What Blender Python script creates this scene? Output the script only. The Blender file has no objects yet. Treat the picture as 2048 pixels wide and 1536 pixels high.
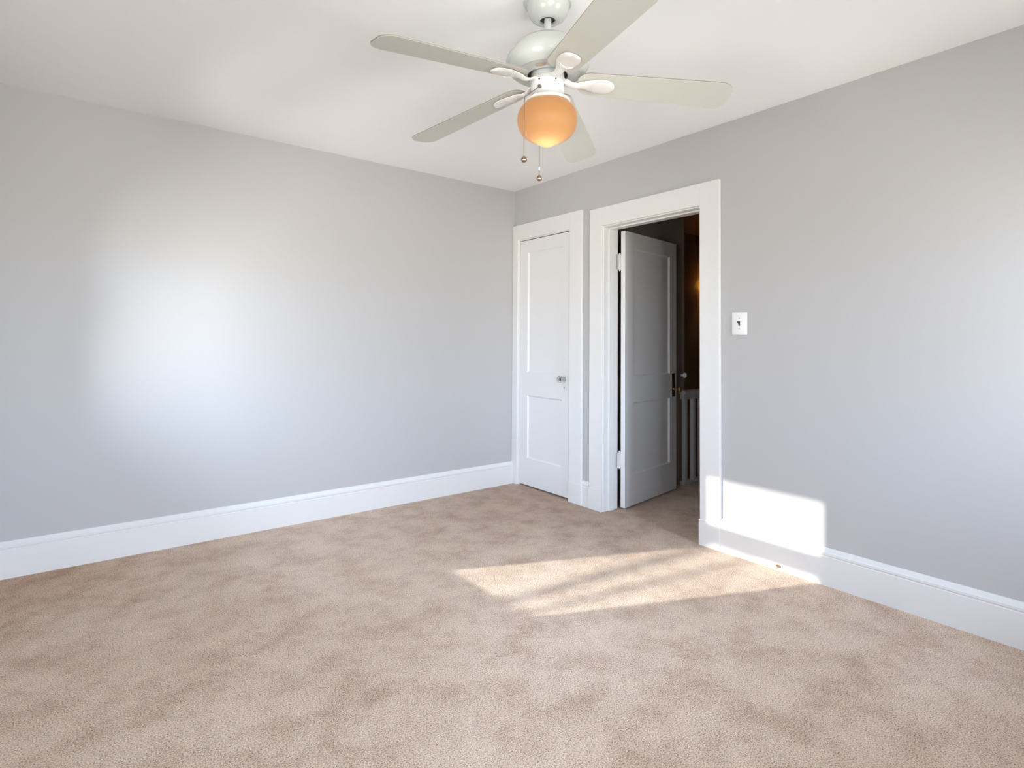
import bpy, bmesh, math, random
from mathutils import Vector, Matrix

S = bpy.context.scene
COL = S.collection
random.seed(4)
PI = math.pi

# ------------------------------------------------------------------ camera
YAW, PITCH, ROLL, FOC = 0.6613, 0.0225, 0.0062, 1135.84
CAM = Vector((-3.0145, -3.8441, 1.2113))
cd = bpy.data.cameras.new('camera')
cam = bpy.data.objects.new('camera', cd)
COL.objects.link(cam)
fw = Vector((math.sin(YAW) * math.cos(PITCH), math.cos(YAW) * math.cos(PITCH), math.sin(PITCH)))
rt = Vector((math.cos(YAW), -math.sin(YAW), 0))
up = rt.cross(fw)
r2 = rt * math.cos(ROLL) + up * math.sin(ROLL)
u2 = up * math.cos(ROLL) - rt * math.sin(ROLL)
cam.matrix_world = Matrix(((r2.x, u2.x, -fw.x, CAM.x), (r2.y, u2.y, -fw.y, CAM.y),
                           (r2.z, u2.z, -fw.z, CAM.z), (0, 0, 0, 1)))
cd.sensor_fit = 'HORIZONTAL'
cd.sensor_width = 36.0
cd.lens = 36.0 * FOC / 2048.0
cd.shift_x = 0.0
cd.shift_y = -(768.0 - 656.0) / 2048.0
cd.clip_start = 0.02
S.camera = cam

# ------------------------------------------------------------------ view, light
S.view_settings.view_transform = 'Standard'
S.view_settings.look = 'None'
S.view_settings.gamma = 1.0
S.view_settings.use_curve_mapping = False
S.view_settings.exposure = 0.0
try:
    S.cycles.max_bounces = 14
    S.cycles.diffuse_bounces = 8
    S.cycles.glossy_bounces = 4
    S.cycles.transmission_bounces = 8
    S.cycles.transparent_max_bounces = 12
    S.cycles.sample_clamp_indirect = 6.0
    S.cycles.caustics_reflective = False
    S.cycles.caustics_refractive = False
except Exception:
    pass

SKY_SIDE, SKY_REAR = 20.4, 39.5
W = bpy.data.worlds.new('sky')
S.world = W
W.use_nodes = True
wn, wl = W.node_tree.nodes, W.node_tree.links
wn.clear()
wo = wn.new('ShaderNodeOutputWorld')
wb = wn.new('ShaderNodeBackground')
wt = wn.new('ShaderNodeTexCoord')
ws = wn.new('ShaderNodeSeparateXYZ')
wr = wn.new('ShaderNodeValToRGB')
wl.new(wt.outputs['Generated'], ws.inputs[0])
wm = wn.new('ShaderNodeMath'); wm.operation = 'MULTIPLY_ADD'
wm.inputs[1].default_value = 0.5; wm.inputs[2].default_value = 0.5
wl.new(ws.outputs['Z'], wm.inputs[0])
wl.new(wm.outputs[0], wr.inputs[0])
e = wr.color_ramp.elements
e[0].position = 0.0; e[0].color = (0.66, 0.64, 0.61, 1)
e[1].position = 1.0; e[1].color = (0.50, 0.66, 1.0, 1)
a = e.new(0.48); a.color = (0.68, 0.67, 0.65, 1)
a = e.new(0.53); a.color = (0.73, 0.86, 1.06, 1)
# the side away from the sun faces sunlit ground, houses and haze and is brighter
wy = wn.new('ShaderNodeMapRange')
wy.inputs['From Min'].default_value = 0.0; wy.inputs['From Max'].default_value = -0.9
wy.inputs['To Min'].default_value = SKY_SIDE; wy.inputs['To Max'].default_value = SKY_REAR
wl.new(ws.outputs['Y'], wy.inputs['Value'])
wl.new(wr.outputs[0], wb.inputs[0])
wl.new(wy.outputs['Result'], wb.inputs[1])
wl.new(wb.outputs[0], wo.inputs[0])

sd = bpy.data.lights.new('sun', 'SUN')
sun = bpy.data.objects.new('sun', sd)
COL.objects.link(sun)
sd.energy = 6.8
sd.angle = math.radians(0.6)
sd.color = (1.0, 0.97, 0.925)
SUNDIR = Vector((1.0, -0.438, -0.40)).normalized()
sun.rotation_euler = SUNDIR.to_track_quat('-Z', 'Y').to_euler()
sun.location = (-8, 3, 6)

# ------------------------------------------------------------------ room sizes
H = 2.5
XL = -3.36            # wall behind the photographer's left shoulder (has window_1)
YB = -4.50            # wall behind the photographer (has window_2)
TH = 0.14             # wall thickness
WIN1 = dict(y0=-1.085, y1=-0.333, z0=0.76, z1=1.84)
ADDED_WIN4 = dict(y0=-3.300, y1=-2.600, z0=0.76, z1=1.84)  # unseen window, added to brighten the near floor, ceiling and right wall
WIN2 = dict(x0=-3.22, x1=-2.14, z0=0.70, z1=1.98)
ADDED_WIN3 = dict(x0=-1.02, x1=-0.36, z0=0.70, z1=1.98)  # unseen window, added to light the lower right wall and the ceiling


def portal(name, loc, sx, sy, direction):
    d = bpy.data.lights.new(name, 'AREA')
    d.shape = 'RECTANGLE'; d.size = sx; d.size_y = sy
    o = bpy.data.objects.new(name, d)
    COL.objects.link(o)
    o.location = loc
    o.rotation_euler = Vector(direction).to_track_quat('-Z', 'Z').to_euler()
    d.cycles.is_portal = True
    return o


for wd in (WIN1, ADDED_WIN4):
    portal('window_daylight', (XL - TH - 0.02, (wd['y0'] + wd['y1']) / 2, (wd['z0'] + wd['z1']) / 2),
           wd['y1'] - wd['y0'], wd['z1'] - wd['z0'], (1, 0, 0))
for wd in (WIN2, ADDED_WIN3):
    portal('window_daylight', ((wd['x0'] + wd['x1']) / 2, YB - TH - 0.02, (wd['z0'] + wd['z1']) / 2),
           wd['x1'] - wd['x0'], wd['z1'] - wd['z0'], (0, 1, 0))


# ------------------------------------------------------------------ materials
def new_mat(name):
    m = bpy.data.materials.new(name)
    m.use_nodes = True
    nt = m.node_tree
    b = nt.nodes.get('Principled BSDF')
    return m, nt.nodes, nt.links, b


def paint(name, col, rough, bump=0.0, scale=60.0, spec=0.5, var=0.0, coat=0.0):
    m, n, l, b = new_mat(name)
    b.inputs['Base Color'].default_value = (*col, 1)
    b.inputs['Roughness'].default_value = rough
    b.inputs['Specular IOR Level'].default_value = spec
    if coat:
        b.inputs['Coat Weight'].default_value = coat
        b.inputs['Coat Roughness'].default_value = 0.12
    tc = n.new('ShaderNodeTexCoord')
    if bump:
        t = n.new('ShaderNodeTexNoise')
        t.inputs['Scale'].default_value = scale
        t.inputs['Detail'].default_value = 3.0
        l.new(tc.outputs['Object'], t.inputs['Vector'])
        bp = n.new('ShaderNodeBump')
        bp.inputs['Strength'].default_value = bump
        bp.inputs['Distance'].default_value = 0.004
        l.new(t.outputs['Fac'], bp.inputs['Height'])
        l.new(bp.outputs[0], b.inputs['Normal'])
    if var:
        t2 = n.new('ShaderNodeTexNoise')
        t2.inputs['Scale'].default_value = 1.7
        t2.inputs['Detail'].default_value = 2.0
        l.new(tc.outputs['Object'], t2.inputs['Vector'])
        mx = n.new('ShaderNodeMix'); mx.data_type = 'RGBA'
        mx.inputs['A'].default_value = (*[c * (1 - var) for c in col], 1)
        mx.inputs['B'].default_value = (*[min(1, c * (1 + var)) for c in col], 1)
        l.new(t2.outputs['Fac'], mx.inputs['Factor'])
        l.new(mx.outputs['Result'], b.inputs['Base Color'])
    return m


def metal(name, col, rough):
    m, n, l, b = new_mat(name)
    b.inputs['Base Color'].default_value = (*col, 1)
    b.inputs['Metallic'].default_value = 1.0
    b.inputs['Roughness'].default_value = rough
    t = n.new('ShaderNodeTexNoise'); t.inputs['Scale'].default_value = 90.0
    mp = n.new('ShaderNodeMapRange')
    mp.inputs['To Min'].default_value = rough * 0.8
    mp.inputs['To Max'].default_value = rough * 1.3
    l.new(t.outputs['Fac'], mp.inputs['Value'])
    l.new(mp.outputs['Result'], b.inputs['Roughness'])
    return m


M_WALL = paint('wall_paint_grey', (0.50, 0.489, 0.482), 0.46, bump=0.05, scale=45, spec=0.32, var=0.012)
M_CEIL = paint('ceiling_paint_white', (0.90, 0.90, 0.895), 0.75, bump=0.05, scale=30, var=0.01)
M_TRIM = paint('trim_paint_white', (0.765, 0.755, 0.735), 0.33, bump=0.04, scale=35)
M_DOOR = paint('door_paint_white', (0.77, 0.76, 0.75), 0.30, bump=0.04, scale=35)
M_IRON = paint('blade_iron_white', (0.73, 0.72, 0.70), 0.28, var=0.01)
M_FAN = paint('fan_enamel_white', (0.555, 0.57, 0.545), 0.22, bump=0.0, coat=0.3, var=0.01)
M_BLADE = paint('fan_blade_white', (0.56, 0.562, 0.505), 0.45, var=0.015)
M_EDGE = paint('blade_edge_band', (0.24, 0.21, 0.18), 0.5, var=0.03)
M_PLATE = paint('switch_plastic_white', (0.86, 0.86, 0.85), 0.3, var=0.01)
M_BLACK = paint('black_plastic', (0.012, 0.012, 0.012), 0.35, var=0.01)
M_GREY = paint('grey_screw', (0.45, 0.45, 0.45), 0.4, var=0.02)
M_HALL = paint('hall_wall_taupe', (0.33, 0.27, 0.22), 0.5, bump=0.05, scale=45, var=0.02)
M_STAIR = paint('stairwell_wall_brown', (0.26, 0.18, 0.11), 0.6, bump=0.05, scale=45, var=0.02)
M_DARKBRASS = metal('aged_dark_bronze', (0.09, 0.05, 0.03), 0.45)
M_BRASS = metal('polished_brass', (0.72, 0.50, 0.22), 0.22)
M_CHAIN = metal('antique_brass_chain', (0.26, 0.20, 0.15), 0.38)
M_RAIL = paint('hall_rail_old_white', (0.43, 0.40, 0.385), 0.4, bump=0.04, scale=35)
M_SLOT = paint('recess_shade', (0.03, 0.025, 0.02), 0.6, var=0.01)  # near-black colour standing in for the shade inside holes
M_SCUFF = paint('bare_wood_chip', (0.28, 0.18, 0.10), 0.7, var=0.05)


def glass_knob():
    m, n, l, b = new_mat('clear_cut_glass')
    b.inputs['Base Color'].default_value = (0.93, 0.96, 0.95, 1)
    b.inputs['Roughness'].default_value = 0.03
    b.inputs['Transmission Weight'].default_value = 1.0
    b.inputs['IOR'].default_value = 1.52
    return m


M_GLASS = glass_knob()


def pane_mat():
    m = bpy.data.materials.new('window_pane_glass')
    m.use_nodes = True
    n, l = m.node_tree.nodes, m.node_tree.links
    n.clear()
    o = n.new('ShaderNodeOutputMaterial')
    tr = n.new('ShaderNodeBsdfTransparent'); tr.inputs[0].default_value = (0.97, 0.98, 0.975, 1)
    g = n.new('ShaderNodeBsdfGlossy'); g.inputs['Roughness'].default_value = 0.02
    f = n.new('ShaderNodeFresnel'); f.inputs[0].default_value = 1.45
    mx = n.new('ShaderNodeMixShader')
    l.new(f.outputs[0], mx.inputs[0]); l.new(tr.outputs[0], mx.inputs[1]); l.new(g.outputs[0], mx.inputs[2])
    l.new(mx.outputs[0], o.inputs[0])
    return m


M_PANE = pane_mat()


def shade_mat():
    m = bpy.data.materials.new('amber_opal_glass')
    m.use_nodes = True
    n, l = m.node_tree.nodes, m.node_tree.links
    n.clear()
    o = n.new('ShaderNodeOutputMaterial')
    tl = n.new('ShaderNodeBsdfTranslucent'); tl.inputs[0].default_value = (0.95, 0.74, 0.50, 1)
    df = n.new('ShaderNodeBsdfDiffuse'); df.inputs[0].default_value = (0.44, 0.20, 0.07, 1)
    gl = n.new('ShaderNodeBsdfGlossy'); gl.inputs['Roughness'].default_value = 0.42
    m1 = n.new('ShaderNodeMixShader'); m1.inputs[0].default_value = 0.5
    m2 = n.new('ShaderNodeMixShader')
    f = n.new('ShaderNodeFresnel'); f.inputs[0].default_value = 1.28
    l.new(tl.outputs[0], m1.inputs[1]); l.new(df.outputs[0], m1.inputs[2])
    l.new(f.outputs[0], m2.inputs[0]); l.new(m1.outputs[0], m2.inputs[1]); l.new(gl.outputs[0], m2.inputs[2])
    l.new(m2.outputs[0], o.inputs[0])
    return m


M_SHADE = shade_mat()


def carpet_mat():
    m, n, l, b = new_mat('beige_pile_carpet')
    tc = n.new('ShaderNodeTexCoord')
    # tufts
    t1 = n.new('ShaderNodeTexNoise'); t1.inputs['Scale'].default_value = 215.0
    t1.inputs['Detail'].default_value = 3.0; t1.inputs['Roughness'].default_value = 0.7
    # pile direction patches (vacuum marks and foot marks)
    t2 = n.new('ShaderNodeTexNoise'); t2.inputs['Scale'].default_value = 5.2
    t2.inputs['Detail'].default_value = 9.0; t2.inputs['Roughness'].default_value = 0.70
    t2.inputs['Distortion'].default_value = 0.0
    t3 = n.new('ShaderNodeTexNoise'); t3.inputs['Scale'].default_value = 0.9
    t3.inputs['Detail'].default_value = 3.0
    t4 = n.new('ShaderNodeTexVoronoi'); t4.inputs['Scale'].default_value = 160.0
    for t in (t1, t2, t3, t4):
        l.new(tc.outputs['Object'], t.inputs['Vector'])
    r1 = n.new('ShaderNodeValToRGB')
    e = r1.color_ramp.elements
    e[0].position = 0.355; e[0].color = (0.17, 0.10, 0.065, 1)
    e[1].position = 0.62; e[1].color = (0.93, 0.715, 0.53, 1)
    q = e.new(0.46); q.color = (0.595, 0.435, 0.31, 1)
    sh = n.new('ShaderNodeMath'); sh.operation = 'MULTIPLY_ADD'
    sh.inputs[1].default_value = 0.21
    sh2 = n.new('ShaderNodeMath'); sh2.operation = 'SUBTRACT'; sh2.inputs[1].default_value = 0.50
    l.new(t2.outputs['Fac'], sh2.inputs[0])
    l.new(sh2.outputs[0], sh.inputs[0]); l.new(t1.outputs['Fac'], sh.inputs[2])
    l.new(sh.outputs[0], r1.inputs[0])
    r2_ = n.new('ShaderNodeValToRGB')
    e = r2_.color_ramp.elements
    e[0].position = 0.32; e[0].color = (0.88, 0.81, 0.76, 1)
    e[1].position = 0.53; e[1].color = (1.0, 1.0, 1.0, 1)
    l.new(t2.outputs['Fac'], r2_.inputs[0])
    r3 = n.new('ShaderNodeValToRGB')
    e = r3.color_ramp.elements
    e[0].position = 0.35; e[0].color = (0.92, 0.90, 0.88, 1)
    e[1].position = 0.65; e[1].color = (1.0, 1.0, 1.0, 1)
    l.new(t3.outputs['Fac'], r3.inputs[0])
    mu = n.new('ShaderNodeMix'); mu.data_type = 'RGBA'; mu.blend_type = 'MULTIPLY'
    mu.inputs['Factor'].default_value = 1.0
    l.new(r1.outputs[0], mu.inputs['A']); l.new(r2_.outputs[0], mu.inputs['B'])
    mu2 = n.new('ShaderNodeMix'); mu2.data_type = 'RGBA'; mu2.blend_type = 'MULTIPLY'
    mu2.inputs['Factor'].default_value = 1.0
    l.new(mu.outputs['Result'], mu2.inputs['A']); l.new(r3.outputs[0], mu2.inputs['B'])
    # pile colour darkened and browned around the far corner and by the left wall
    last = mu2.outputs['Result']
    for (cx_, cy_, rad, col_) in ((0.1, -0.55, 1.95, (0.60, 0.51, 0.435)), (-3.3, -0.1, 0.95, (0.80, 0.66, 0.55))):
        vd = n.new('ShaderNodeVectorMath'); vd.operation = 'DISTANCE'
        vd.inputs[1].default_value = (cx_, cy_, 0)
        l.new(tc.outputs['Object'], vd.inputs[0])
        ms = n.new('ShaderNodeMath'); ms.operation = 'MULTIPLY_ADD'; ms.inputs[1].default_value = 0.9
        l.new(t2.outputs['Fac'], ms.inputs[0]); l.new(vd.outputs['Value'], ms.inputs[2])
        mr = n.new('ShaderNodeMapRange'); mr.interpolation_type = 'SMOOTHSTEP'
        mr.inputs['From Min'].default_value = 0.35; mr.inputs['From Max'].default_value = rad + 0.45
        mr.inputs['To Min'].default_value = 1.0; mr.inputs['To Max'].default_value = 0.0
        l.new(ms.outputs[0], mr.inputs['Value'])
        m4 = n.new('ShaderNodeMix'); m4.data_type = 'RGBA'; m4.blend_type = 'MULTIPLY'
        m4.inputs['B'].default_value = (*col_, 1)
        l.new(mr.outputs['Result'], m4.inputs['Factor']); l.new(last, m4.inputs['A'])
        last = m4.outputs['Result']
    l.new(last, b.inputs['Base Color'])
    b.inputs['Roughness'].default_value = 0.95
    b.inputs['Specular IOR Level'].default_value = 0.1
    b.inputs['Sheen Weight'].default_value = 0.25
    b.inputs['Sheen Roughness'].default_value = 0.5
    bp = n.new('ShaderNodeBump'); bp.inputs['Strength'].default_value = 0.55
    bp.inputs['Distance'].default_value = 0.006
    ad = n.new('ShaderNodeMath'); ad.operation = 'ADD'
    l.new(t1.outputs['Fac'], ad.inputs[0]); l.new(t4.outputs['Distance'], ad.inputs[1])
    l.new(ad.outputs[0], bp.inputs['Height'])
    l.new(bp.outputs[0], b.inputs['Normal'])
    return m


M_CARPET = carpet_mat()


# ------------------------------------------------------------------ mesh helpers
class MB:
    """collects shapes into one mesh"""

    def __init__(self):
        self.bm = bmesh.new()

    def box(self, x0, x1, y0, y1, z0, z1, bev=0.0, seg=2):
        if x0 > x1: x0, x1 = x1, x0
        if y0 > y1: y0, y1 = y1, y0
        if z0 > z1: z0, z1 = z1, z0
        b = bmesh.new()
        bmesh.ops.create_cube(b, size=1.0)
        for v in b.verts:
            v.co = Vector((x0 + (v.co.x + .5) * (x1 - x0), y0 + (v.co.y + .5) * (y1 - y0), z0 + (v.co.z + .5) * (z1 - z0)))
        if bev:
            bmesh.ops.bevel(b, geom=b.edges[:], offset=bev, segments=seg, profile=0.5, affect='EDGES')
        self.add(b)
        return self

    def add(self, b, mat=None):
        if mat is not None:
            bmesh.ops.transform(b, matrix=mat, verts=b.verts[:])
        me = bpy.data.meshes.new('tmp')
        b.to_mesh(me); b.free()
        self.bm.from_mesh(me)
        bpy.data.meshes.remove(me)

    def prism(self, pts, p0, axis_u, axis_v, axis_w, length):
        """profile pts in (u,v) extruded along w"""
        au, av, aw = Vector(axis_u), Vector(axis_v), Vector(axis_w)
        p0 = Vector(p0)
        b = bmesh.new()
        A = [b.verts.new(p0 + au * u + av * v) for u, v in pts]
        B = [b.verts.new(p0 + au * u + av * v + aw * length) for u, v in pts]
        n = len(pts)
        for i in range(n):
            b.faces.new((A[i], A[(i + 1) % n], B[(i + 1) % n], B[i]))
        b.faces.new(A[::-1]); b.faces.new(B)
        bmesh.ops.recalc_face_normals(b, faces=b.faces[:])
        self.add(b)
        return self

    def lathe(self, prof, seg=48, mat=None):
        """(r,z) profile round the z axis"""
        b = bmesh.new()
        rings = []
        for r, z in prof:
            if r < 1e-6:
                rings.append([b.verts.new((0, 0, z))])
            else:
                rings.append([b.verts.new((r * math.cos(2 * PI * i / seg), r * math.sin(2 * PI * i / seg), z)) for i in range(seg)])
        for A, B in zip(rings, rings[1:]):
            for i in range(seg):
                j = (i + 1) % seg
                if len(A) == 1 and len(B) == 1:
                    continue
                if len(A) == 1:
                    b.faces.new((A[0], B[i], B[j]))
                elif len(B) == 1:
                    b.faces.new((A[i], A[j], B[0]))
                else:
                    b.faces.new((A[i], A[j], B[j], B[i]))
        bmesh.ops.recalc_face_normals(b, faces=b.faces[:])
        self.add(b, mat)
        return self

    def tube(self, pts, r, seg=10):
        pts = [Vector(p) for p in pts]
        b = bmesh.new()
        rings = []
        n = len(pts)
        ref = Vector((0.13, 0.97, 0.2))
        for i, p in enumerate(pts):
            d = (pts[min(i + 1, n - 1)] - pts[max(i - 1, 0)]).normalized()
            s = d.cross(ref).normalized(); t = d.cross(s)
            rr = r[i] if isinstance(r, (list, tuple)) else r
            rings.append([b.verts.new(p + (s * math.cos(2 * PI * k / seg) + t * math.sin(2 * PI * k / seg)) * rr) for k in range(seg)])
        for A, B in zip(rings, rings[1:]):
            for i in range(seg):
                b.faces.new((A[i], A[(i + 1) % seg], B[(i + 1) % seg], B[i]))
        b.faces.new(rings[0][::-1]); b.faces.new(rings[-1])
        bmesh.ops.recalc_face_normals(b, faces=b.faces[:])
        self.add(b)
        return self

    def slab(self, outline, z0, z1, mat=None, bev=0.0):
        """closed outline (x,y) extruded in z"""
        b = bmesh.new()
        A = [b.verts.new((x, y, z0)) for x, y in outline]
        B = [b.verts.new((x, y, z1)) for x, y in outline]
        n = len(outline)
        for i in range(n):
            b.faces.new((A[i], A[(i + 1) % n], B[(i + 1) % n], B[i]))
        b.faces.new(A[::-1]); b.faces.new(B)
        bmesh.ops.recalc_face_normals(b, faces=b.faces[:])
        if bev:
            bmesh.ops.bevel(b, geom=[ed for ed in b.edges if len(ed.link_faces) == 2 and ed.calc_face_angle(0) > 1.0],
                            offset=bev, segments=2, profile=0.5, affect='EDGES')
        self.add(b, mat)
        return self

    def build(self, name, material, parent=None, smooth=False, loc=None):
        for ed in self.bm.edges:
            ed.smooth = len(ed.link_faces) == 2 and ed.calc_face_angle(0) < math.radians(38)
        if smooth:
            for f in self.bm.faces:
                f.smooth = True
        me = bpy.data.meshes.new(name)
        self.bm.to_mesh(me); self.bm.free()
        me.materials.append(material)
        o = bpy.data.objects.new(name, me)
        COL.objects.link(o)
        if parent is not None:
            o.parent = parent
        if loc is not None:
            o.location = loc
        return o


def tag(o, label=None, cat=None, group=None, kind=None):
    if label: o['label'] = label
    if cat: o['category'] = cat
    if group: o['group'] = group
    if kind: o['kind'] = kind
    return o


def struct(o, label, cat):
    return tag(o, label, cat, kind='structure')


def empty(name, loc, rz=0.0, label=None, cat=None, group=None):
    o = bpy.data.objects.new(name, None)
    o.empty_display_size = 0.1
    COL.objects.link(o)
    o.location = loc
    o.rotation_euler = (0, 0, rz)
    return tag(o, label, cat, group)


def wall_with_holes(plane, at, th, u0, u1, z0, z1, holes):
    """plane 'x': wall at x=at..at+th spanning y=u0..u1; plane 'y' likewise. holes = (a,b,za,zb)"""
    mb = MB()
    us = sorted({u0, u1, *[h[0] for h in holes], *[h[1] for h in holes]})
    zs = sorted({z0, z1, *[h[2] for h in holes], *[h[3] for h in holes]})

    def solid(i, k):
        uc, zc = (us[i] + us[i + 1]) / 2, (zs[k] + zs[k + 1]) / 2
        return not any(h[0] < uc < h[1] and h[2] < zc < h[3] for h in holes)
    b = bmesh.new()
    cache = {}

    def V(u, z, t):
        key = (round(u, 5), round(z, 5), t)
        if key not in cache:
            d = at + (th if t else 0)
            cache[key] = b.verts.new((d, u, z) if plane == 'x' else (u, d, z))
        return cache[key]
    nu, nz = len(us) - 1, len(zs) - 1
    for i in range(nu):
        for k in range(nz):
            if not solid(i, k):
                continue
            ua, ub, za, zb = us[i], us[i + 1], zs[k], zs[k + 1]
            for t in (0, 1):
                b.faces.new((V(ua, za, t), V(ub, za, t), V(ub, zb, t), V(ua, zb, t)))
            if i == 0 or not solid(i - 1, k):
                b.faces.new((V(ua, za, 0), V(ua, zb, 0), V(ua, zb, 1), V(ua, za, 1)))
            if i == nu - 1 or not solid(i + 1, k):
                b.faces.new((V(ub, za, 0), V(ub, zb, 0), V(ub, zb, 1), V(ub, za, 1)))
            if k == 0 or not solid(i, k - 1):
                b.faces.new((V(ua, za, 0), V(ub, za, 0), V(ub, za, 1), V(ua, za, 1)))
            if k == nz - 1 or not solid(i, k + 1):
                b.faces.new((V(ua, zb, 0), V(ub, zb, 0), V(ub, zb, 1), V(ua, zb, 1)))
    bmesh.ops.recalc_face_normals(b, faces=b.faces[:])
    mb.add(b)
    return mb


# ------------------------------------------------------------------ room shell
D1 = dict(y0=-0.700, y1=-0.078, z1=2.060)       # closet opening (inside its jamb)
D2 = dict(y0=-1.830, y1=-1.045, z1=2.030)       # hall doorway (inside its jamb)
JB = 0.02                                       # jamb board thickness

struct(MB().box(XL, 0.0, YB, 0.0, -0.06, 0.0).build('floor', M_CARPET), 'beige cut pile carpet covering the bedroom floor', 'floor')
struct(MB().box(XL - TH, TH, YB - TH, TH, H, H + 0.08).build('ceiling', M_CEIL), 'flat white painted bedroom ceiling above the fan', 'ceiling')
struct(wall_with_holes('y', 0.0, TH, XL - TH, TH, -0.06, H, []).build('wall_left', M_WALL),
       'long plain light grey wall on the left of the photo', 'wall')
struct(wall_with_holes('x', 0.0, TH, YB - TH, 0.0, -0.06, H,
                       [(D1['y0'] - JB, D1['y1'] + JB, -0.06, D1['z1'] + JB),
                        (D2['y0'] - JB, D2['y1'] + JB, -0.06, D2['z1'] + JB)]).build('wall_right', M_WALL),
       'light grey wall on the right holding both white doorways and the switch', 'wall')
struct(wall_with_holes('x', XL - TH, TH, YB - TH, 0.0, -0.06, H,
                       [(w_['y0'], w_['y1'], w_['z0'], w_['z1']) for w_ in (WIN1, ADDED_WIN4)]).build('wall_near_left', M_WALL),
       'grey wall beside the camera with the sunny window and an added one', 'wall')
struct(wall_with_holes('y', YB - TH, TH, XL, 0.0, -0.06, H,
                       [(w_['x0'], w_['x1'], w_['z0'], w_['z1']) for w_ in (WIN2, ADDED_WIN3)]).build('wall_rear', M_WALL),
       'grey wall behind the camera with one window and an added one', 'wall')

# ------------------------------------------------------------------ baseboards
BT, BH = 0.020, 0.185
BP = [(0, 0), (BT, 0), (BT, BH - 0.042), (BT - 0.003, BH - 0.039), (BT - 0.003, BH - 0.036), (BT + 0.001, BH - 0.032),
      (BT + 0.001, BH - 0.022), (BT - 0.004, BH - 0.016), (BT - 0.009, BH - 0.006), (BT - 0.012, BH), (0, BH)]
struct(MB().prism(BP, (XL, 0, 0), (0, -1, 0), (0, 0, 1), (1, 0, 0), -XL - 0.022).build('baseboard_left', M_TRIM),
       'tall white baseboard along the left grey wall', 'baseboard')
bbr = struct(MB().prism(BP, (0, -1.972, 0), (-1, 0, 0), (0, 0, 1), (0, -1, 0), YB * -1 - 1.972).build('baseboard_right', M_TRIM),
             'tall white baseboard right of the doorway, partly in sun', 'baseboard')
struct(MB().prism(BP, (0, -0.840, 0), (-1, 0, 0), (0, 0, 1), (0, -1, 0), 0.074).build('baseboard_middle', M_TRIM),
       'short piece of white baseboard between the two door casings', 'baseboard')
struct(MB().prism(BP, (XL, YB, 0), (1, 0, 0), (0, 0, 1), (0, 1, 0), -YB - BT).build('baseboard_near_left', M_TRIM),
       'white baseboard under the sunny window', 'baseboard')
struct(MB().prism(BP, (XL + BT, YB, 0), (0, 1, 0), (0, 0, 1), (1, 0, 0), -XL - 2 * BT).build('baseboard_rear', M_TRIM),
       'white baseboard on the wall behind the camera', 'baseboard')
scf = MB()
scf.lathe([(0, -0.004), (0.012, -0.002), (0.015, 0.0), (0.012, 0.002), (0, 0.004)], 12,
          Matrix.Translation((-BT, -2.315, 0.022)) @ Matrix.Diagonal((0.25, 1, 0.55, 1)) @ Matrix.Rotation(PI / 2, 4, 'Y'))
scf.build('chip', M_SCUFF, bbr, True)['label'] = 'small brown chip in the white paint'


# ------------------------------------------------------------------ door casings and jambs
def casing(name, y1o, y1i, y0i, y0o, zi, zo, label, plinths):
    t = 0.022
    m = MB()
    m.box(-t, 0, y1i, y1o, 0, zo, 0.003)
    m.box(-t, 0, y0o, y0i, 0, zo, 0.003)
    m.box(-t, 0, y0i - 0.002, y1i + 0.002, zi, zo, 0.003)
    for (a, b) in plinths:
        m.box(-t - 0.005, 0, a, b, 0, 0.155, 0.003)
    return struct(m.build(name, M_TRIM), label, 'door casing')


casing('trim_1', -0.002, -0.072, -0.706, -0.838, 2.066, 2.193, 'flat white casing around the narrow closed door in the corner', [(-0.841, -0.703)])
tr2 = casing('trim_2', -0.917, -1.038, -1.838, -1.970, 2.038, 2.172, 'wide flat white casing around the open hall doorway',
             [(-1.041, -0.915), (-1.973, -1.833)])
# bead on the inner edge of the doorway casing
# jambs (with door stops)
j1 = MB()
j1.box(-0.004, TH, D1['y1'], D1['y1'] + JB, 0, D1['z1'] + JB)
j1.box(-0.004, TH, D1['y0'] - JB, D1['y0'], 0, D1['z1'] + JB)
j1.box(-0.004, TH, D1['y0'], D1['y1'], D1['z1'], D1['z1'] + JB)
j1.box(0.045, 0.075, D1['y1'] - 0.012, D1['y1'], 0, D1['z1'])
j1.box(0.045, 0.075, D1['y0'], D1['y0'] + 0.012, 0, D1['z1'])
j1.box(0.045, 0.075, D1['y0'], D1['y1'], D1['z1'] - 0.012, D1['z1'])
struct(j1.build('trim_3', M_TRIM), 'white jamb lining the narrow closet opening', 'door jamb')
j2 = MB()
j2.box(-0.006, TH + 0.004, D2['y1'], D2['y1'] + JB, 0, D2['z1'] + JB, 0.002)
j2.box(-0.006, TH + 0.004, D2['y0'] - JB, D2['y0'], 0, D2['z1'] + JB, 0.002)
j2.box(-0.006, TH + 0.004, D2['y0'], D2['y1'], D2['z1'], D2['z1'] + JB, 0.002)
for (ya, yb, za, zb) in ((D2['y1'] - 0.011, D2['y1'], 0, D2['z1']), (D2['y0'], D2['y0'] + 0.011, 0, D2['z1']),
                         (D2['y0'], D2['y1'], D2['z1'] - 0.011, D2['z1'])):
    j2.box(0.040, 0.096, ya, yb, za, zb, 0.003)
struct(j2.build('trim_4', M_TRIM), 'white jamb and door stop lining the hall doorway', 'door jamb')


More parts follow.
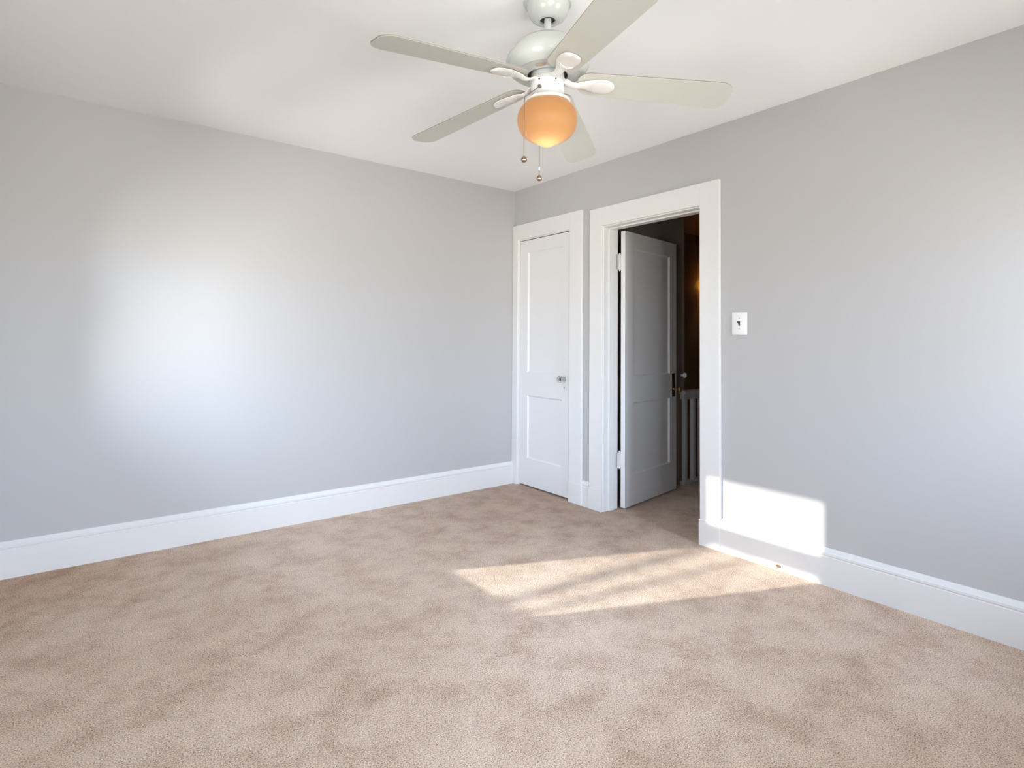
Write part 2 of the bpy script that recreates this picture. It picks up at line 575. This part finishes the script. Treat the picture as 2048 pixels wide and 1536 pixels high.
# ------------------------------------------------------------------ two-panel doors
def door_leaf(wd, ht, th, z0, stile, panels, rec=0.011, slope=0.012):
    """X along the width, front at y=0 facing -Y, back at y=th"""
    b = bmesh.new()
    xs = [0, stile, wd - stile, wd]
    zs = [z0]
    for (a, c) in panels:
        zs += [a, c]
    zs.append(z0 + ht)
    for side in (0, 1):
        y = th if side else 0.0
        s = -1 if side else 1

        def q(pts):
            b.faces.new([b.verts.new(p) for p in pts])
        for i in range(3):
            for k in range(len(zs) - 1):
                xa, xb, za, zb = xs[i], xs[i + 1], zs[k], zs[k + 1]
                if i == 1 and k % 2 == 1:
                    r = y + s * rec
                    o = [(xa, y, za), (xb, y, za), (xb, y, zb), (xa, y, zb)]
                    n_ = [(xa + slope, r, za + slope), (xb - slope, r, za + slope), (xb - slope, r, zb - slope), (xa + slope, r, zb - slope)]
                    for j in range(4):
                        q([o[j], o[(j + 1) % 4], n_[(j + 1) % 4], n_[j]])
                    q(n_)
                else:
                    q([(xa, y, za), (xb, y, za), (xb, y, zb), (xa, y, zb)])
    z1 = z0 + ht
    for pts in ([(0, 0, z0), (0, th, z0), (0, th, z1), (0, 0, z1)], [(wd, 0, z0), (wd, th, z0), (wd, th, z1), (wd, 0, z1)],
                [(0, 0, z0), (wd, 0, z0), (wd, th, z0), (0, th, z0)], [(0, 0, z1), (wd, 0, z1), (wd, th, z1), (0, th, z1)]):
        # split the long edges so they share corners with the faces
        b.faces.new([b.verts.new(p) for p in pts])
    bmesh.ops.remove_doubles(b, verts=b.verts[:], dist=1e-5)
    bmesh.ops.recalc_face_normals(b, faces=b.faces[:])
    m = MB(); m.add(b)
    return m


def hinge(parent, x, y, za, zb, r=0.0065):
    m = MB()
    n = 5
    for i in range(n):
        a = za + (zb - za) * i / n
        c = za + (zb - za) * (i + 1) / n
        m.lathe([(0, a), (r, a + 0.0008), (r, c - 0.0008), (0, c)], 14, Matrix.Translation((x, y, 0)))
    m.lathe([(0, zb), (r * 0.75, zb), (r * 0.95, zb + 0.004), (r * 0.6, zb + 0.010), (0, zb + 0.012)], 14, Matrix.Translation((x, y, 0)))
    m.lathe([(0, za - 0.010), (r * 0.7, za - 0.006), (r * 0.8, za), (0, za)], 14, Matrix.Translation((x, y, 0)))
    m.box(x - 0.004, x + 0.022, y + 0.0005, y + 0.0045, za, zb)
    m.box(x - 0.022, x + 0.004, y + 0.0005, y + 0.0045, za, zb)
    return m.build('hinge', M_TRIM, parent, True)


# closet door: hinged at the corner side, closed
w1 = D1['y1'] - D1['y0'] - 0.008
d1 = door_leaf(w1, 2.040, 0.035, 0.014, 0.096, [(0.236, 0.758), (0.950, 1.956)]).build('door_1', M_DOOR)
d1.location = (0.004, D1['y1'] - 0.003, 0)
d1.rotation_euler = (0, 0, -PI / 2)
struct(d1, 'narrow closed white two panel door with a glass knob in the corner', 'door')
hinge(d1, -0.004, -0.006, 1.715, 1.805)
hinge(d1, -0.004, -0.006, 0.305, 0.405)
kx = 0.548
pl = MB()
pl.slab([(kx + 0.023 * math.cos(t) * (1 if abs(math.sin(t)) < 2 else 1), 0.89 + 0.062 * math.sin(t)) for t in [2 * PI * i / 28 for i in range(28)]],
        0, 0.003, Matrix(((1, 0, 0, 0), (0, 0, -1, 0), (0, 1, 0, 0), (0, 0, 0, 1))), 0.0012)
pl.build('escutcheon', M_DOOR, d1, True)
kh = MB()
kh.lathe([(0, 0), (0.0042, 0), (0.0042, 0.001), (0, 0.001)], 14, Matrix.Translation((kx, -0.0028, 0.857)) @ Matrix.Rotation(PI / 2, 4, 'X'))
kh.box(kx - 0.0016, kx + 0.0016, -0.0038, -0.0028, 0.845, 0.857)
kh.build('keyhole', M_SLOT, d1)
RX = Matrix.Rotation(PI / 2, 4, 'X')           # z -> -y
nk = MB()
nk.lathe([(0, 0), (0.017, 0), (0.016, 0.006), (0.010, 0.010), (0.0085, 0.024), (0.011, 0.030), (0, 0.030)], 24, Matrix.Translation((kx, -0.003, 0.918)) @ RX)
nk.build('knob_shank', metal('nickel_shank', (0.6, 0.58, 0.55), 0.3), d1, True)
gk = MB()
gk.lathe([(0, 0.030), (0.012, 0.030), (0.021, 0.036), (0.026, 0.046), (0.0245, 0.056), (0.016, 0.062), (0, 0.063)], 12, Matrix.Translation((kx, -0.003, 0.918)) @ RX)
gk.build('knob', M_GLASS, d1)['label'] = 'faceted clear glass door knob'

# hall door: swung out into the hall
d2 = door_leaf(0.773, 2.004, 0.035, 0.012, 0.108, [(0.236, 0.762), (0.955, 1.900)], rec=0.013, slope=0.010).build('door_2', M_DOOR)
d2.location = (0.156, -1.103, 0)
d2.rotation_euler = (0, 0, math.radians(8.6))
struct(d2, 'white two panel door standing open into the dark hall', 'door')
for za, zb in ((1.735, 1.845), (0.300, 0.410)):
    m = MB()
    for i in range(5):
        a = za + (zb - za) * i / 5; c = za + (zb - za) * (i + 1) / 5
        m.lathe([(0, a), (0.007, a + 0.0008), (0.007, c - 0.0008), (0, c)], 14, Matrix.Translation((-0.008, 0.041, 0)))
    for zz, sg in ((zb, 1), (za, -1)):
        m.lathe([(0, zz), (0.005, zz), (0.0068, zz + sg * 0.004), (0.004, zz + sg * 0.010), (0, zz + sg * 0.012)], 14, Matrix.Translation((-0.008, 0.041, 0)))
    m.box(-0.0015, 0.0, 0.004, 0.038, za, zb)
    m.box(-0.034, -0.006, 0.040, 0.043, za, zb)
    m.build('hinge', M_TRIM, d2, True)
px = 0.773 - 0.052
em = MB(); em.box(px - 0.022, px + 0.022, -0.004, 0.0, 0.765, 0.955, 0.0015)
em.build('escutcheon', M_DARKBRASS, d2)['label'] = 'tall dark bronze lock plate'
km = MB()
km.lathe([(0, 0), (0.013, 0), (0.012, 0.004), (0.0075, 0.008), (0.0065, 0.034), (0.011, 0.038), (0.021, 0.044), (0.0255, 0.054), (0.0235, 0.064), (0.014, 0.070), (0, 0.072)],
         28, Matrix.Translation((px, -0.004, 0.828)) @ RX)
km.build('knob', M_BRASS, d2, True)['label'] = 'polished round brass knob'

# ------------------------------------------------------------------ light switch
SY, SZ = -2.087, 1.317
sw = empty('light_switch', (0, SY, SZ - 0.065), 0, 'white wall switch plate with a black toggle right of the doorway', 'light switch')
m = MB()
m.box(-0.0075, 0, -0.046, 0.046, 0, 0.130, 0.005, 3)
m.build('switch_plate', M_PLATE, sw, True)
m = MB(); m.box(-0.0085, -0.006, -0.0052, 0.0052, 0.053, 0.078, 0.0008)
m.build('toggle_slot', M_BLACK, sw)
m = MB()
m.slab([(-0.006, 0.060), (-0.006, 0.071), (-0.022, 0.078), (-0.025, 0.076), (-0.024, 0.070)], -0.004, 0.004,
       Matrix(((1, 0, 0, 0), (0, 0, 1, 0), (0, 1, 0, 0), (0, 0, 0, 1))), 0.001)
m.build('toggle', M_BLACK, sw)['label'] = 'black toggle lever'
for dz in (-0.030, 0.030):
    m = MB(); m.lathe([(0, 0), (0.0034, 0), (0.0030, 0.0012), (0, 0.0016)], 12, Matrix.Translation((-0.0075, 0, 0.0655 + dz)) @ Matrix.Rotation(-PI / 2, 4, 'Y'))
    m.build('screw', M_GREY, sw, True)


# ------------------------------------------------------------------ windows (behind the camera)
def window(name, axis, at, sgn, u0, u1, z0, z1, zr0, zr1, label, mr_=(0.07, 0.075)):
    """axis 'x': wall face at x=at, room on the +sgn side, spanning y=u0..u1"""
    def bx(m, d0, d1, a, b, za, zb, bev=0.0):
        d0, d1 = at + sgn * d0, at + sgn * d1
        if axis == 'x':
            m.box(d0, d1, a, b, za, zb, bev)
        else:
            m.box(a, b, d0, d1, za, zb, bev)
    fr = MB()
    bx(fr, -TH, 0, u0, u0 + 0.02, z0, z1); bx(fr, -TH, 0, u1 - 0.02, u1, z0, z1)
    bx(fr, -TH, 0, u0, u1, z1 - 0.02, z1); bx(fr, -TH - 0.03, 0.0, u0, u1, z0, z0 + 0.02)
    cw = 0.115
    bx(fr, 0.0, 0.020, u0 - cw, u0 + 0.004, z0 + 0.02, z1 + cw, 0.003)
    bx(fr, 0.0, 0.020, u1 - 0.004, u1 + cw, z0 + 0.02, z1 + cw, 0.003)
    bx(fr, 0.0, 0.020, u0, u1, z1 - 0.004, z1 + cw, 0.003)
    o = struct(fr.build(name, M_TRIM), label, 'window')
    st = MB(); bx(st, -0.045, 0.045, u0 - cw - 0.02, u1 + cw + 0.02, z0 - 0.018, z0 + 0.006, 0.004)
    bx(st, 0.0, 0.018, u0 - cw, u1 + cw, z0 - 0.105, z0 - 0.018, 0.003)
    st.build('sill', M_TRIM, o)
    s = 0.03
    for (d, za, zb) in ((-0.055, z0 + 0.02, zr1), (-0.095, zr0, z1 - 0.02)):
        sm = MB()
        bx(sm, d - 0.018, d + 0.018, u0 + 0.02, u0 + 0.02 + s, za, zb, 0.002)
        bx(sm, d - 0.018, d + 0.018, u1 - 0.02 - s, u1 - 0.02, za, zb, 0.002)
        lo = 0.02 if d > -0.07 else mr_[1]
        bx(sm, d - 0.018, d + 0.018, u0 + 0.02, u1 - 0.02, za, za + lo, 0.002)
        bx(sm, d - 0.018, d + 0.018, u0 + 0.02, u1 - 0.02, zb - (mr_[0] if d > -0.07 else 0.03), zb, 0.002)
        so = sm.build('sash', M_TRIM, o)
        pm = MB(); bx(pm, d - 0.002, d + 0.002, u0 + 0.03 + s * 0.5, u1 - 0.03 - s * 0.5, za + 0.02, zb - 0.02)
        pm.build('pane', M_PANE, so)
    return o


window('window_1', 'x', XL, 1, WIN1['y0'], WIN1['y1'], WIN1['z0'], WIN1['z1'], 1.436, 1.458, 'white sash window throwing the sun patch onto the floor')
window('window_2', 'y', YB, 1, WIN2['x0'], WIN2['x1'], WIN2['z0'], WIN2['z1'], 1.375, 1.405, 'white sash window behind the camera nearest the corner')
window('added_window_3', 'y', YB, 1, ADDED_WIN3['x0'], ADDED_WIN3['x1'], ADDED_WIN3['z0'], ADDED_WIN3['z1'], 1.375, 1.405, 'unseen white sash window added for daylight behind the camera towards the doorway wall')

window('added_window_4', 'x', XL, 1, ADDED_WIN4['y0'], ADDED_WIN4['y1'], ADDED_WIN4['z0'], ADDED_WIN4['z1'], 1.436, 1.458, 'unseen white sash window added for daylight beside the camera nearest the rear wall')

# ------------------------------------------------------------------ hall and stairwell beyond the doorway
HX1, HY0, SYB, BX, BY = 4.2, -3.2, 0.20, 1.175, -0.885
hf = MB()
hf.slab([(0.0, D2['y0'] - JB), (TH, D2['y0'] - JB), (TH, HY0), (HX1, HY0), (HX1, BY - 0.02), (BX, BY - 0.02), (BX, BY), (TH, BY), (TH, D2['y1'] + JB), (0.0, D2['y1'] + JB)], -0.06, 0.0)
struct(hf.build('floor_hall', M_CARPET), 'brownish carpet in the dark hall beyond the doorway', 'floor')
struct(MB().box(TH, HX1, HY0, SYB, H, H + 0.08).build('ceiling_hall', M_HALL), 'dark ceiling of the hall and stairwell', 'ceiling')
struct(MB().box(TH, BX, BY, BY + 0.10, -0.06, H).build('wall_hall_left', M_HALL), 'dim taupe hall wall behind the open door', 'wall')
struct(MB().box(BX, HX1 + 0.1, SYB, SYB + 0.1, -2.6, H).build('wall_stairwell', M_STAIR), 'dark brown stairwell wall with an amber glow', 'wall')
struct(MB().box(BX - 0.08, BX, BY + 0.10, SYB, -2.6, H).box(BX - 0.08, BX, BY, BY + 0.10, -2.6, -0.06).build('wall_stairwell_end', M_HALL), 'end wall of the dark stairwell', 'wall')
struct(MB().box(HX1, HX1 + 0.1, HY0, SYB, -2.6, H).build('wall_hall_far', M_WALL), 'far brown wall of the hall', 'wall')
struct(MB().box(TH, HX1 + 0.1, HY0 - 0.1, HY0, -0.06, H).build('wall_hall_right', M_WALL), 'right end wall of the hall', 'wall')
struct(MB().box(BX, HX1, BY - 0.10, BY - 0.02, -2.6, -0.06).build('wall_stairwell_side', M_HALL), 'stairwell side below the railing', 'wall')
struct(MB().box(BX - 0.08, HX1, BY - 0.10, SYB, -2.7, -2.6).build('floor_stairwell', M_STAIR), 'dark bottom of the stairwell', 'floor')

struct(MB().box(TH, BX - 0.08, 0.0, 0.1, -0.06, H).build('wall_closet', M_WALL), 'side wall inside the closet', 'wall')
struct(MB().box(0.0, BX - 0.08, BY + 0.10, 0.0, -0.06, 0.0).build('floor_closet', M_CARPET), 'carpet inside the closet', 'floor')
bal = empty('balustrade', (1.10, -0.915, 0), 0, 'white stair balustrade in the dark hall seen past the open door', 'balustrade')
m = MB()
m.prism([(-0.032, 0.765), (0.032, 0.765), (0.034, 0.785), (0.026, 0.798), (0.0, 0.803), (-0.026, 0.798), (-0.034, 0.785)], (0, 0, 0), (0, 1, 0), (0, 0, 1), (1, 0, 0), 1.62)
m.box(0, 1.62, -0.022, 0.022, 0.722, 0.767, 0.002)
m.build('handrail', M_RAIL, bal)
m = MB(); m.box(0, 1.62, -0.026, 0.026, 0.0, 0.032, 0.003)
m.build('bottom_rail', M_RAIL, bal)
for i in range(14):
    x = 0.020 + 0.115 * i
    m = MB(); m.box(x, x + 0.034, -0.017, 0.017, 0.030, 0.724, 0.002)
    m.build('baluster', M_RAIL, bal)
m = MB(); m.box(1.60, 1.69, -0.045, 0.045, 0, 0.95, 0.004)
m.lathe([(0, 0.95), (0.06, 0.95), (0.06, 0.965), (0.03, 0.975), (0.042, 1.0), (0.03, 1.03), (0, 1.04)], 24, Matrix.Translation((1.645, 0, 0)))
m.build('newel_post', M_RAIL, bal, True)

hk = empty('coat_peg', (1.135, BY, 0.925), 0, 'small pale glass peg on the dark hall wall above the railing', 'peg')
m = MB(); m.lathe([(0, 0), (0.014, 0), (0.012, 0.004), (0.006, 0.008), (0.006, 0.020), (0, 0.020)], 20, RX)
m.build('shank', M_TRIM, hk, True)
m = MB(); m.lathe([(0, 0.018), (0.012, 0.019), (0.021, 0.026), (0.024, 0.034), (0.018, 0.043), (0.008, 0.050), (0, 0.052)], 12, RX)
m.build('glass_head', paint('milky_glass', (0.8, 0.8, 0.8), 0.08, var=0.02), hk)

sc = empty('wall_sconce', (3.17, SYB, 1.90), 0, 'small amber lamp glowing on the brown stairwell wall', 'lamp')
m = MB(); m.lathe([(0, 0), (0.03, 0), (0.026, 0.008), (0.008, 0.012), (0.008, 0.05), (0, 0.05)], 24, Matrix.Translation((0, 0, -0.03)) @ RX)
m.build('bracket', M_BRASS, sc, True)
m = MB()
m.slab([(0.062 * math.cos(t), -0.040 - 0.085 * math.sin(t)) for t in [PI * i / 20 for i in range(21)]] + [(0.058 * math.cos(t), -0.040 - 0.081 * math.sin(t)) for t in [PI * (20 - i) / 20 for i in range(21)]], -0.07, 0.09)
m.slab([(0.062 * math.cos(t), -0.040 - 0.085 * math.sin(t)) for t in [PI * i / 20 for i in range(21)]], 0.09, 0.094)
m.build('lamp_shade', M_SHADE, sc, True)
ld = bpy.data.lights.new('sconce_bulb', 'POINT'); ld.energy = 4.5; ld.color = (1.0, 0.46, 0.05); ld.shadow_soft_size = 0.02
lo = bpy.data.objects.new('sconce_bulb', ld); COL.objects.link(lo); lo.parent = sc; lo.location = (0, -0.065, 0.015)

# ------------------------------------------------------------------ bare tree outside the sunny window (its limbs streak the sun patch)
M_BARK = paint('grey_bark', (0.16, 0.13, 0.10), 0.9, bump=0.4, scale=30, var=0.1)
tree = empty('tree', (-8.4, 0.55, -3.0), 0, 'bare tree outside the sunny window, its limbs streaking the sun patch', 'tree')
m = MB()
m.tube([(0, 0, 0), (0.02, 0.0, 1.5), (-0.03, -0.03, 3.2), (0.02, 0.02, 4.75), (0.0, -0.1, 6.2), (0.05, -0.2, 7.6)], [0.20, 0.16, 0.14, 0.12, 0.08, 0.03], 14)
m.build('trunk', M_BARK, tree, True)
for pts, rad in (([(0, 0, 4.75), (0, 0.50, 5.45), (0, 0.81, 5.83), (0, 1.02, 6.08), (0, 1.24, 6.36), (0, 1.7, 6.9)], [0.07, 0.048, 0.040, 0.038, 0.032, 0.015]),
                 ([(0, 0.50, 5.45), (0, 0.66, 5.83), (0, 0.82, 6.08), (0, 0.99, 6.36), (0, 1.02, 6.44)], [0.034, 0.030, 0.027, 0.020, 0.006]),
                 ([(0, -0.05, 5.4), (0.1, -0.5, 6.0), (0.1, -0.9, 6.9)], [0.07, 0.05, 0.015]),
                 ([(0, -0.1, 6.2), (-0.1, 0.1, 6.9), (-0.1, 0.5, 7.7)], [0.05, 0.035, 0.01])):
    MB().tube(pts, rad, 10).build('limb', M_BARK, tree, True)

# ------------------------------------------------------------------ ceiling fan
FX, FY = -1.603, -2.240
fan = empty('ceiling_fan', (FX, FY, H), 0, 'white five blade ceiling fan with a lit amber globe and two pull chains', 'ceiling fan')


def fz(prof):
    return [(r, z - H) for r, z in prof]


m = MB().lathe(fz([(0.0, 2.4995), (0.090, 2.4995), (0.091, 2.494), (0.089, 2.488), (0.081, 2.485), (0.080, 2.472), (0.075, 2.454), (0.064, 2.438), (0.048, 2.4275), (0.036, 2.424), (0.030, 2.426), (0.029, 2.450), (0.0, 2.450)]), 56)
m.build('canopy', M_FAN, fan, True)
m = MB().lathe(fz([(0.0, 2.4345), (0.0292, 2.4345), (0.0292, 2.4335), (0, 2.4335)]), 24)
m.build('canopy_hole_shade', M_SLOT, fan)  # flat dark disk in place of the shade inside the canopy
m = MB().lathe(fz([(0, 2.46), (0.0135, 2.46), (0.0135, 2.335), (0, 2.335)]), 24)
m.lathe(fz([(0.0135, 2.356), (0.022, 2.354), (0.023, 2.336), (0.0135, 2.334)]), 24)
m.build('downrod', M_FAN, fan, True)
m = MB().lathe(fz([(0.0, 2.346), (0.045, 2.346), (0.085, 2.342), (0.112, 2.333), (0.128, 2.318), (0.140, 2.300), (0.152, 2.284), (0.158, 2.268), (0.157, 2.252), (0.149, 2.238), (0.134, 2.226),
                   (0.122, 2.221), (0.115, 2.223), (0.079, 2.212), (0.076, 2.214), (0.076, 2.236), (0.0, 2.236)]), 72)
m.build('motor_housing', M_FAN, fan, True)
m = MB().lathe(fz([(0.0, 2.2235), (0.0758, 2.2235), (0.0758, 2.2225), (0.0, 2.2225)]), 48)
m.build('motor_opening_shade', M_SLOT, fan)  # dark disk painted as the shade in the gap round the flywheel
for k in range(5):
    a = math.radians(33.8 + 36) + k * 2 * PI / 5
    m = MB().lathe([(0, 0.0), (0.020, 0.0), (0.021, 0.0015), (0, 0.0020)], 24,
                   Matrix.Rotation(a, 4, 'Z') @ Matrix.Translation((0.096, 0, 2.2165 - H)) @ Matrix.Rotation(math.radians(-15), 4, 'Y') @ Matrix.Diagonal((0.42, 1.0, -1, 1)))
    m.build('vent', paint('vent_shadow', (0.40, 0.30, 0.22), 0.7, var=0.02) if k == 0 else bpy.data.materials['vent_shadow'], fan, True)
m = MB().lathe(fz([(0, 2.230), (0.063, 2.230), (0.0645, 2.200), (0.068, 2.197), (0.068, 2.190), (0.064, 2.188), (0, 2.188)]), 48)
m.build('flywheel', M_FAN, fan, True)
m = MB().lathe(fz([(0, 2.190), (0.060, 2.190), (0.063, 2.187), (0.063, 2.152), (0.061, 2.148), (0.0, 2.148)]), 48)
m.build('switch_housing', M_IRON, fan, True)
for a in (200, 258, 320):
    aa = math.radians(a)
    m = MB().lathe([(0, 0), (0.0032, 0), (0.0028, 0.0016), (0, 0.002)], 10, Matrix.Translation((0.063 * math.cos(aa), 0.063 * math.sin(aa), 2.181 - H)) @ Matrix.Rotation(aa, 4, 'Z') @ Matrix.Rotation(PI / 2, 4, 'Y'))
    m.build('screw', M_DARKBRASS, fan, True)
m = MB().lathe(fz([(0, 2.149), (0.050, 2.149), (0.053, 2.143), (0.066, 2.132), (0.081, 2.123), (0.087, 2.117), (0.087, 2.110), (0.083, 2.1085), (0.081, 2.114), (0, 2.122)]), 48)
m.build('light_fitter', M_IRON, fan, True)
G = [(0.066, 2.112), (0.082, 2.107), (0.096, 2.096), (0.107, 2.081), (0.1125, 2.065), (0.114, 2.047), (0.112, 2.028), (0.105, 2.008), (0.092, 1.990), (0.073, 1.975), (0.052, 1.965), (0.035, 1.957), (0.020, 1.949), (0.009, 1.946), (0.0, 1.9455)]
gl = MB().lathe(fz(G), 64).build('globe_shade', M_SHADE, fan, True)
gl['label'] = 'rounded opal glass globe glowing amber'
ld = bpy.data.lights.new('fan_bulb', 'POINT'); ld.energy = 0.36; ld.color = (1.0, 0.71, 0.46); ld.shadow_soft_size = 0.034
lo = bpy.data.objects.new('fan_bulb', ld); COL.objects.link(lo); lo.parent = fan; lo.location = (0, 0, 1.990 - H)

# blades and irons
R0, R1, PT, DROOP = 0.112, 0.690, math.radians(-11.0), 0.102
TX, TY = -0.0145, -0.0393


def blade_outline():
    w0, w1 = 0.118, 0.152
    pts = []
    n = 10
    rc0, rc1 = 0.050, 0.050

    def half(r):
        return (w0 + (w1 - w0) * (r - R0) / (R1 - R0)) / 2
    # root (rounded)
    for i in range(n + 1):
        t = PI / 2 + PI / 2 * i / n
        pts.append((R0 + rc0 + rc0 * math.cos(t), (half(R0 + rc0) - rc0) + rc0 * math.sin(t)))
    for i in range(n + 1):
        t = PI + PI / 2 * i / n
        pts.append((R0 + rc0 + rc0 * math.cos(t), -(half(R0 + rc0) - rc0) + rc0 * math.sin(t)))
    # tip: two soft corners
    for i in range(n + 1):
        t = -PI / 2 + PI / 2 * i / n
        pts.append((R1 - rc1 + rc1 * math.cos(t), -(half(R1 - rc1) - rc1) + rc1 * math.sin(t)))
    for i in range(n + 1):
        t = PI / 2 * i / n
        pts.append((R1 - rc1 + rc1 * math.cos(t), (half(R1 - rc1) - rc1) + rc1 * math.sin(t)))
    return pts


def iron_mesh():
    """leaf-shaped blade iron: neck from the flywheel, paddle under the blade (built flat along x)"""
    secs = [(0.060, 0.020), (0.075, 0.021), (0.092, 0.017), (0.112, 0.0155), (0.132, 0.0185), (0.155, 0.027), (0.180, 0.036), (0.205, 0.040), (0.226, 0.0375), (0.240, 0.030), (0.249, 0.019), (0.253, 0.006)]
    b = bmesh.new()
    rows = []
    for r, h in secs:
        s = min(1, max(0, (r - 0.075) / 0.055)); s = s * s * (3 - 2 * s)
        zc = -0.004 * (1 - s) + (-0.0065) * s - 0.010 * math.sin(PI * s)
        row = []
        for j in range(9):
            f = -1 + 2 * j / 8
            row.append((r, f * h, zc - 0.0055 * (1 - f * f) ** 0.7))
        top = [(r, f * h * 0.98, zc + 0.003) for f in (1, -1)]
        rows.append([b.verts.new(p) for p in row + top])
    for A, B in zip(rows, rows[1:]):
        n = len(A)
        for i in range(n):
            b.faces.new((A[i], A[(i + 1) % n], B[(i + 1) % n], B[i]))
    b.faces.new(rows[0][::-1]); b.faces.new(rows[-1])
    # ridges
    bmesh.ops.recalc_face_normals(b, faces=b.faces[:])
    return b


bl_me = ir_me = ri_me = None
for k in range(5):
    ang = math.radians(33.77) + k * 2 * PI / 5
    slope = -DROOP + TX * math.cos(ang) + TY * math.sin(ang)
    side = -TX * math.sin(ang) + TY * math.cos(ang)
    mat = (Matrix.Translation((0, 0, 2.198 - H)) @ Matrix.Rotation(ang, 4, 'Z') @ Matrix.Rotation(-math.atan(slope), 4, 'Y')
           @ Matrix.Rotation(PT + math.atan(side), 4, 'X'))
    if bl_me is None:
        bo = MB().slab(blade_outline(), 0.0, 0.0055, None, 0.0008).build('blade', M_BLADE, fan)
        bo.data.materials.append(M_EDGE)
        for p in bo.data.polygons:
            p.material_index = 1 if abs(p.normal.z) < 0.3 else 0
        m = MB(); m.add(iron_mesh())
        io = m.build('blade_iron', M_IRON, fan, True)
        m = MB()
        for r in (0.176, 0.184):
            m.tube([(r - 0.010 * (1 - (f / 0.9) ** 2) , f * 0.033, -0.0100 - 0.0056 * (1 - f * f) ** 0.7) for f in [-0.9 + 0.15 * i for i in range(13)]], 0.0011, 6)
        ro = m.build('ridge', M_IRON, io, True)
        bl_me, ir_me, ri_me = bo.data, io.data, ro.data
    else:
        bo = bpy.data.objects.new('blade', bl_me); COL.objects.link(bo); bo.parent = fan
        io = bpy.data.objects.new('blade_iron', ir_me); COL.objects.link(io); io.parent = fan
        ro = bpy.data.objects.new('ridge', ri_me); COL.objects.link(ro); ro.parent = io
    bo.matrix_local = mat
    io.matrix_local = mat

# pull chains
FW = Vector((math.sin(YAW), math.cos(YAW), 0)); RT = Vector((math.cos(YAW), -math.sin(YAW), 0))


def chain(pts, ball_z, connector=None, nub=None):
    m = MB()
    m.tube(pts, 0.0011, 8)
    P = Vector(pts[-1])
    for i, p in enumerate(pts[:-1]):
        a, c = Vector(p), Vector(pts[i + 1])
        n = max(1, int((c - a).length / 0.0046))
        for j in range(n):
            q = a.lerp(c, j / n)
            b = bmesh.new(); bmesh.ops.create_icosphere(b, subdivisions=1, radius=0.0018)
            m.add(b, Matrix.Translation(q))
    ch = m.build('pull_chain', M_CHAIN, fan, True)
    m = MB()
    m.lathe([(0, 0.0135), (0.003, 0.0125), (0.004, 0.0105), (0.0085, 0.0075), (0.0112, 0.0), (0.0100, -0.006), (0.0060, -0.0100), (0, -0.0113)], 24, Matrix.Translation((P.x, P.y, ball_z - H)))
    m.build('pull_ball', metal('bronze_ball', (0.40, 0.29, 0.22), 0.25) if 'bronze_ball' not in bpy.data.materials else bpy.data.materials['bronze_ball'], ch, True)
    if connector:
        m = MB().lathe([(0, 0.007), (0.0025, 0.006), (0.003, 0.0), (0.0025, -0.006), (0, -0.007)], 12, Matrix.Translation((P.x, P.y, connector - H)))
        m.build('connector', M_PLATE, ch, True)
    if nub:
        d = Vector((nub[0], nub[1], 0)).normalized()
        m = MB().lathe([(0, 0), (0.006, 0), (0.006, 0.010), (0.0035, 0.013), (0, 0.013)], 14,
                       Matrix.Translation(Vector(nub)) @ Vector((d.x, d.y, -0.2)).to_track_quat('Z', 'Y').to_matrix().to_4x4())
        m.build('chain_outlet', M_CHAIN, ch, True)
    return ch


A1 = RT * -0.030 + FW * -0.055
B1 = RT * -0.089 + FW * -0.079
chain([(A1.x, A1.y, 2.150 - H), (A1.x * 1.18, A1.y * 1.18, 2.146 - H), (B1.x * 0.97, B1.y * 0.97, 2.104 - H), (B1.x, B1.y, 2.085 - H), (B1.x, B1.y, 1.885 - H)],
      1.872, None, (A1.x * 0.98, A1.y * 0.98, 2.152 - H))
A2 = RT * -0.014 + FW * 0.066
B2 = RT * -0.024 + FW * 0.118
chain([(A2.x, A2.y, 2.140 - H), (B2.x * 0.97, B2.y * 0.97, 2.104 - H), (B2.x, B2.y, 2.08 - H), (B2.x, B2.y, 1.872 - H)], 1.860, 1.898, None)
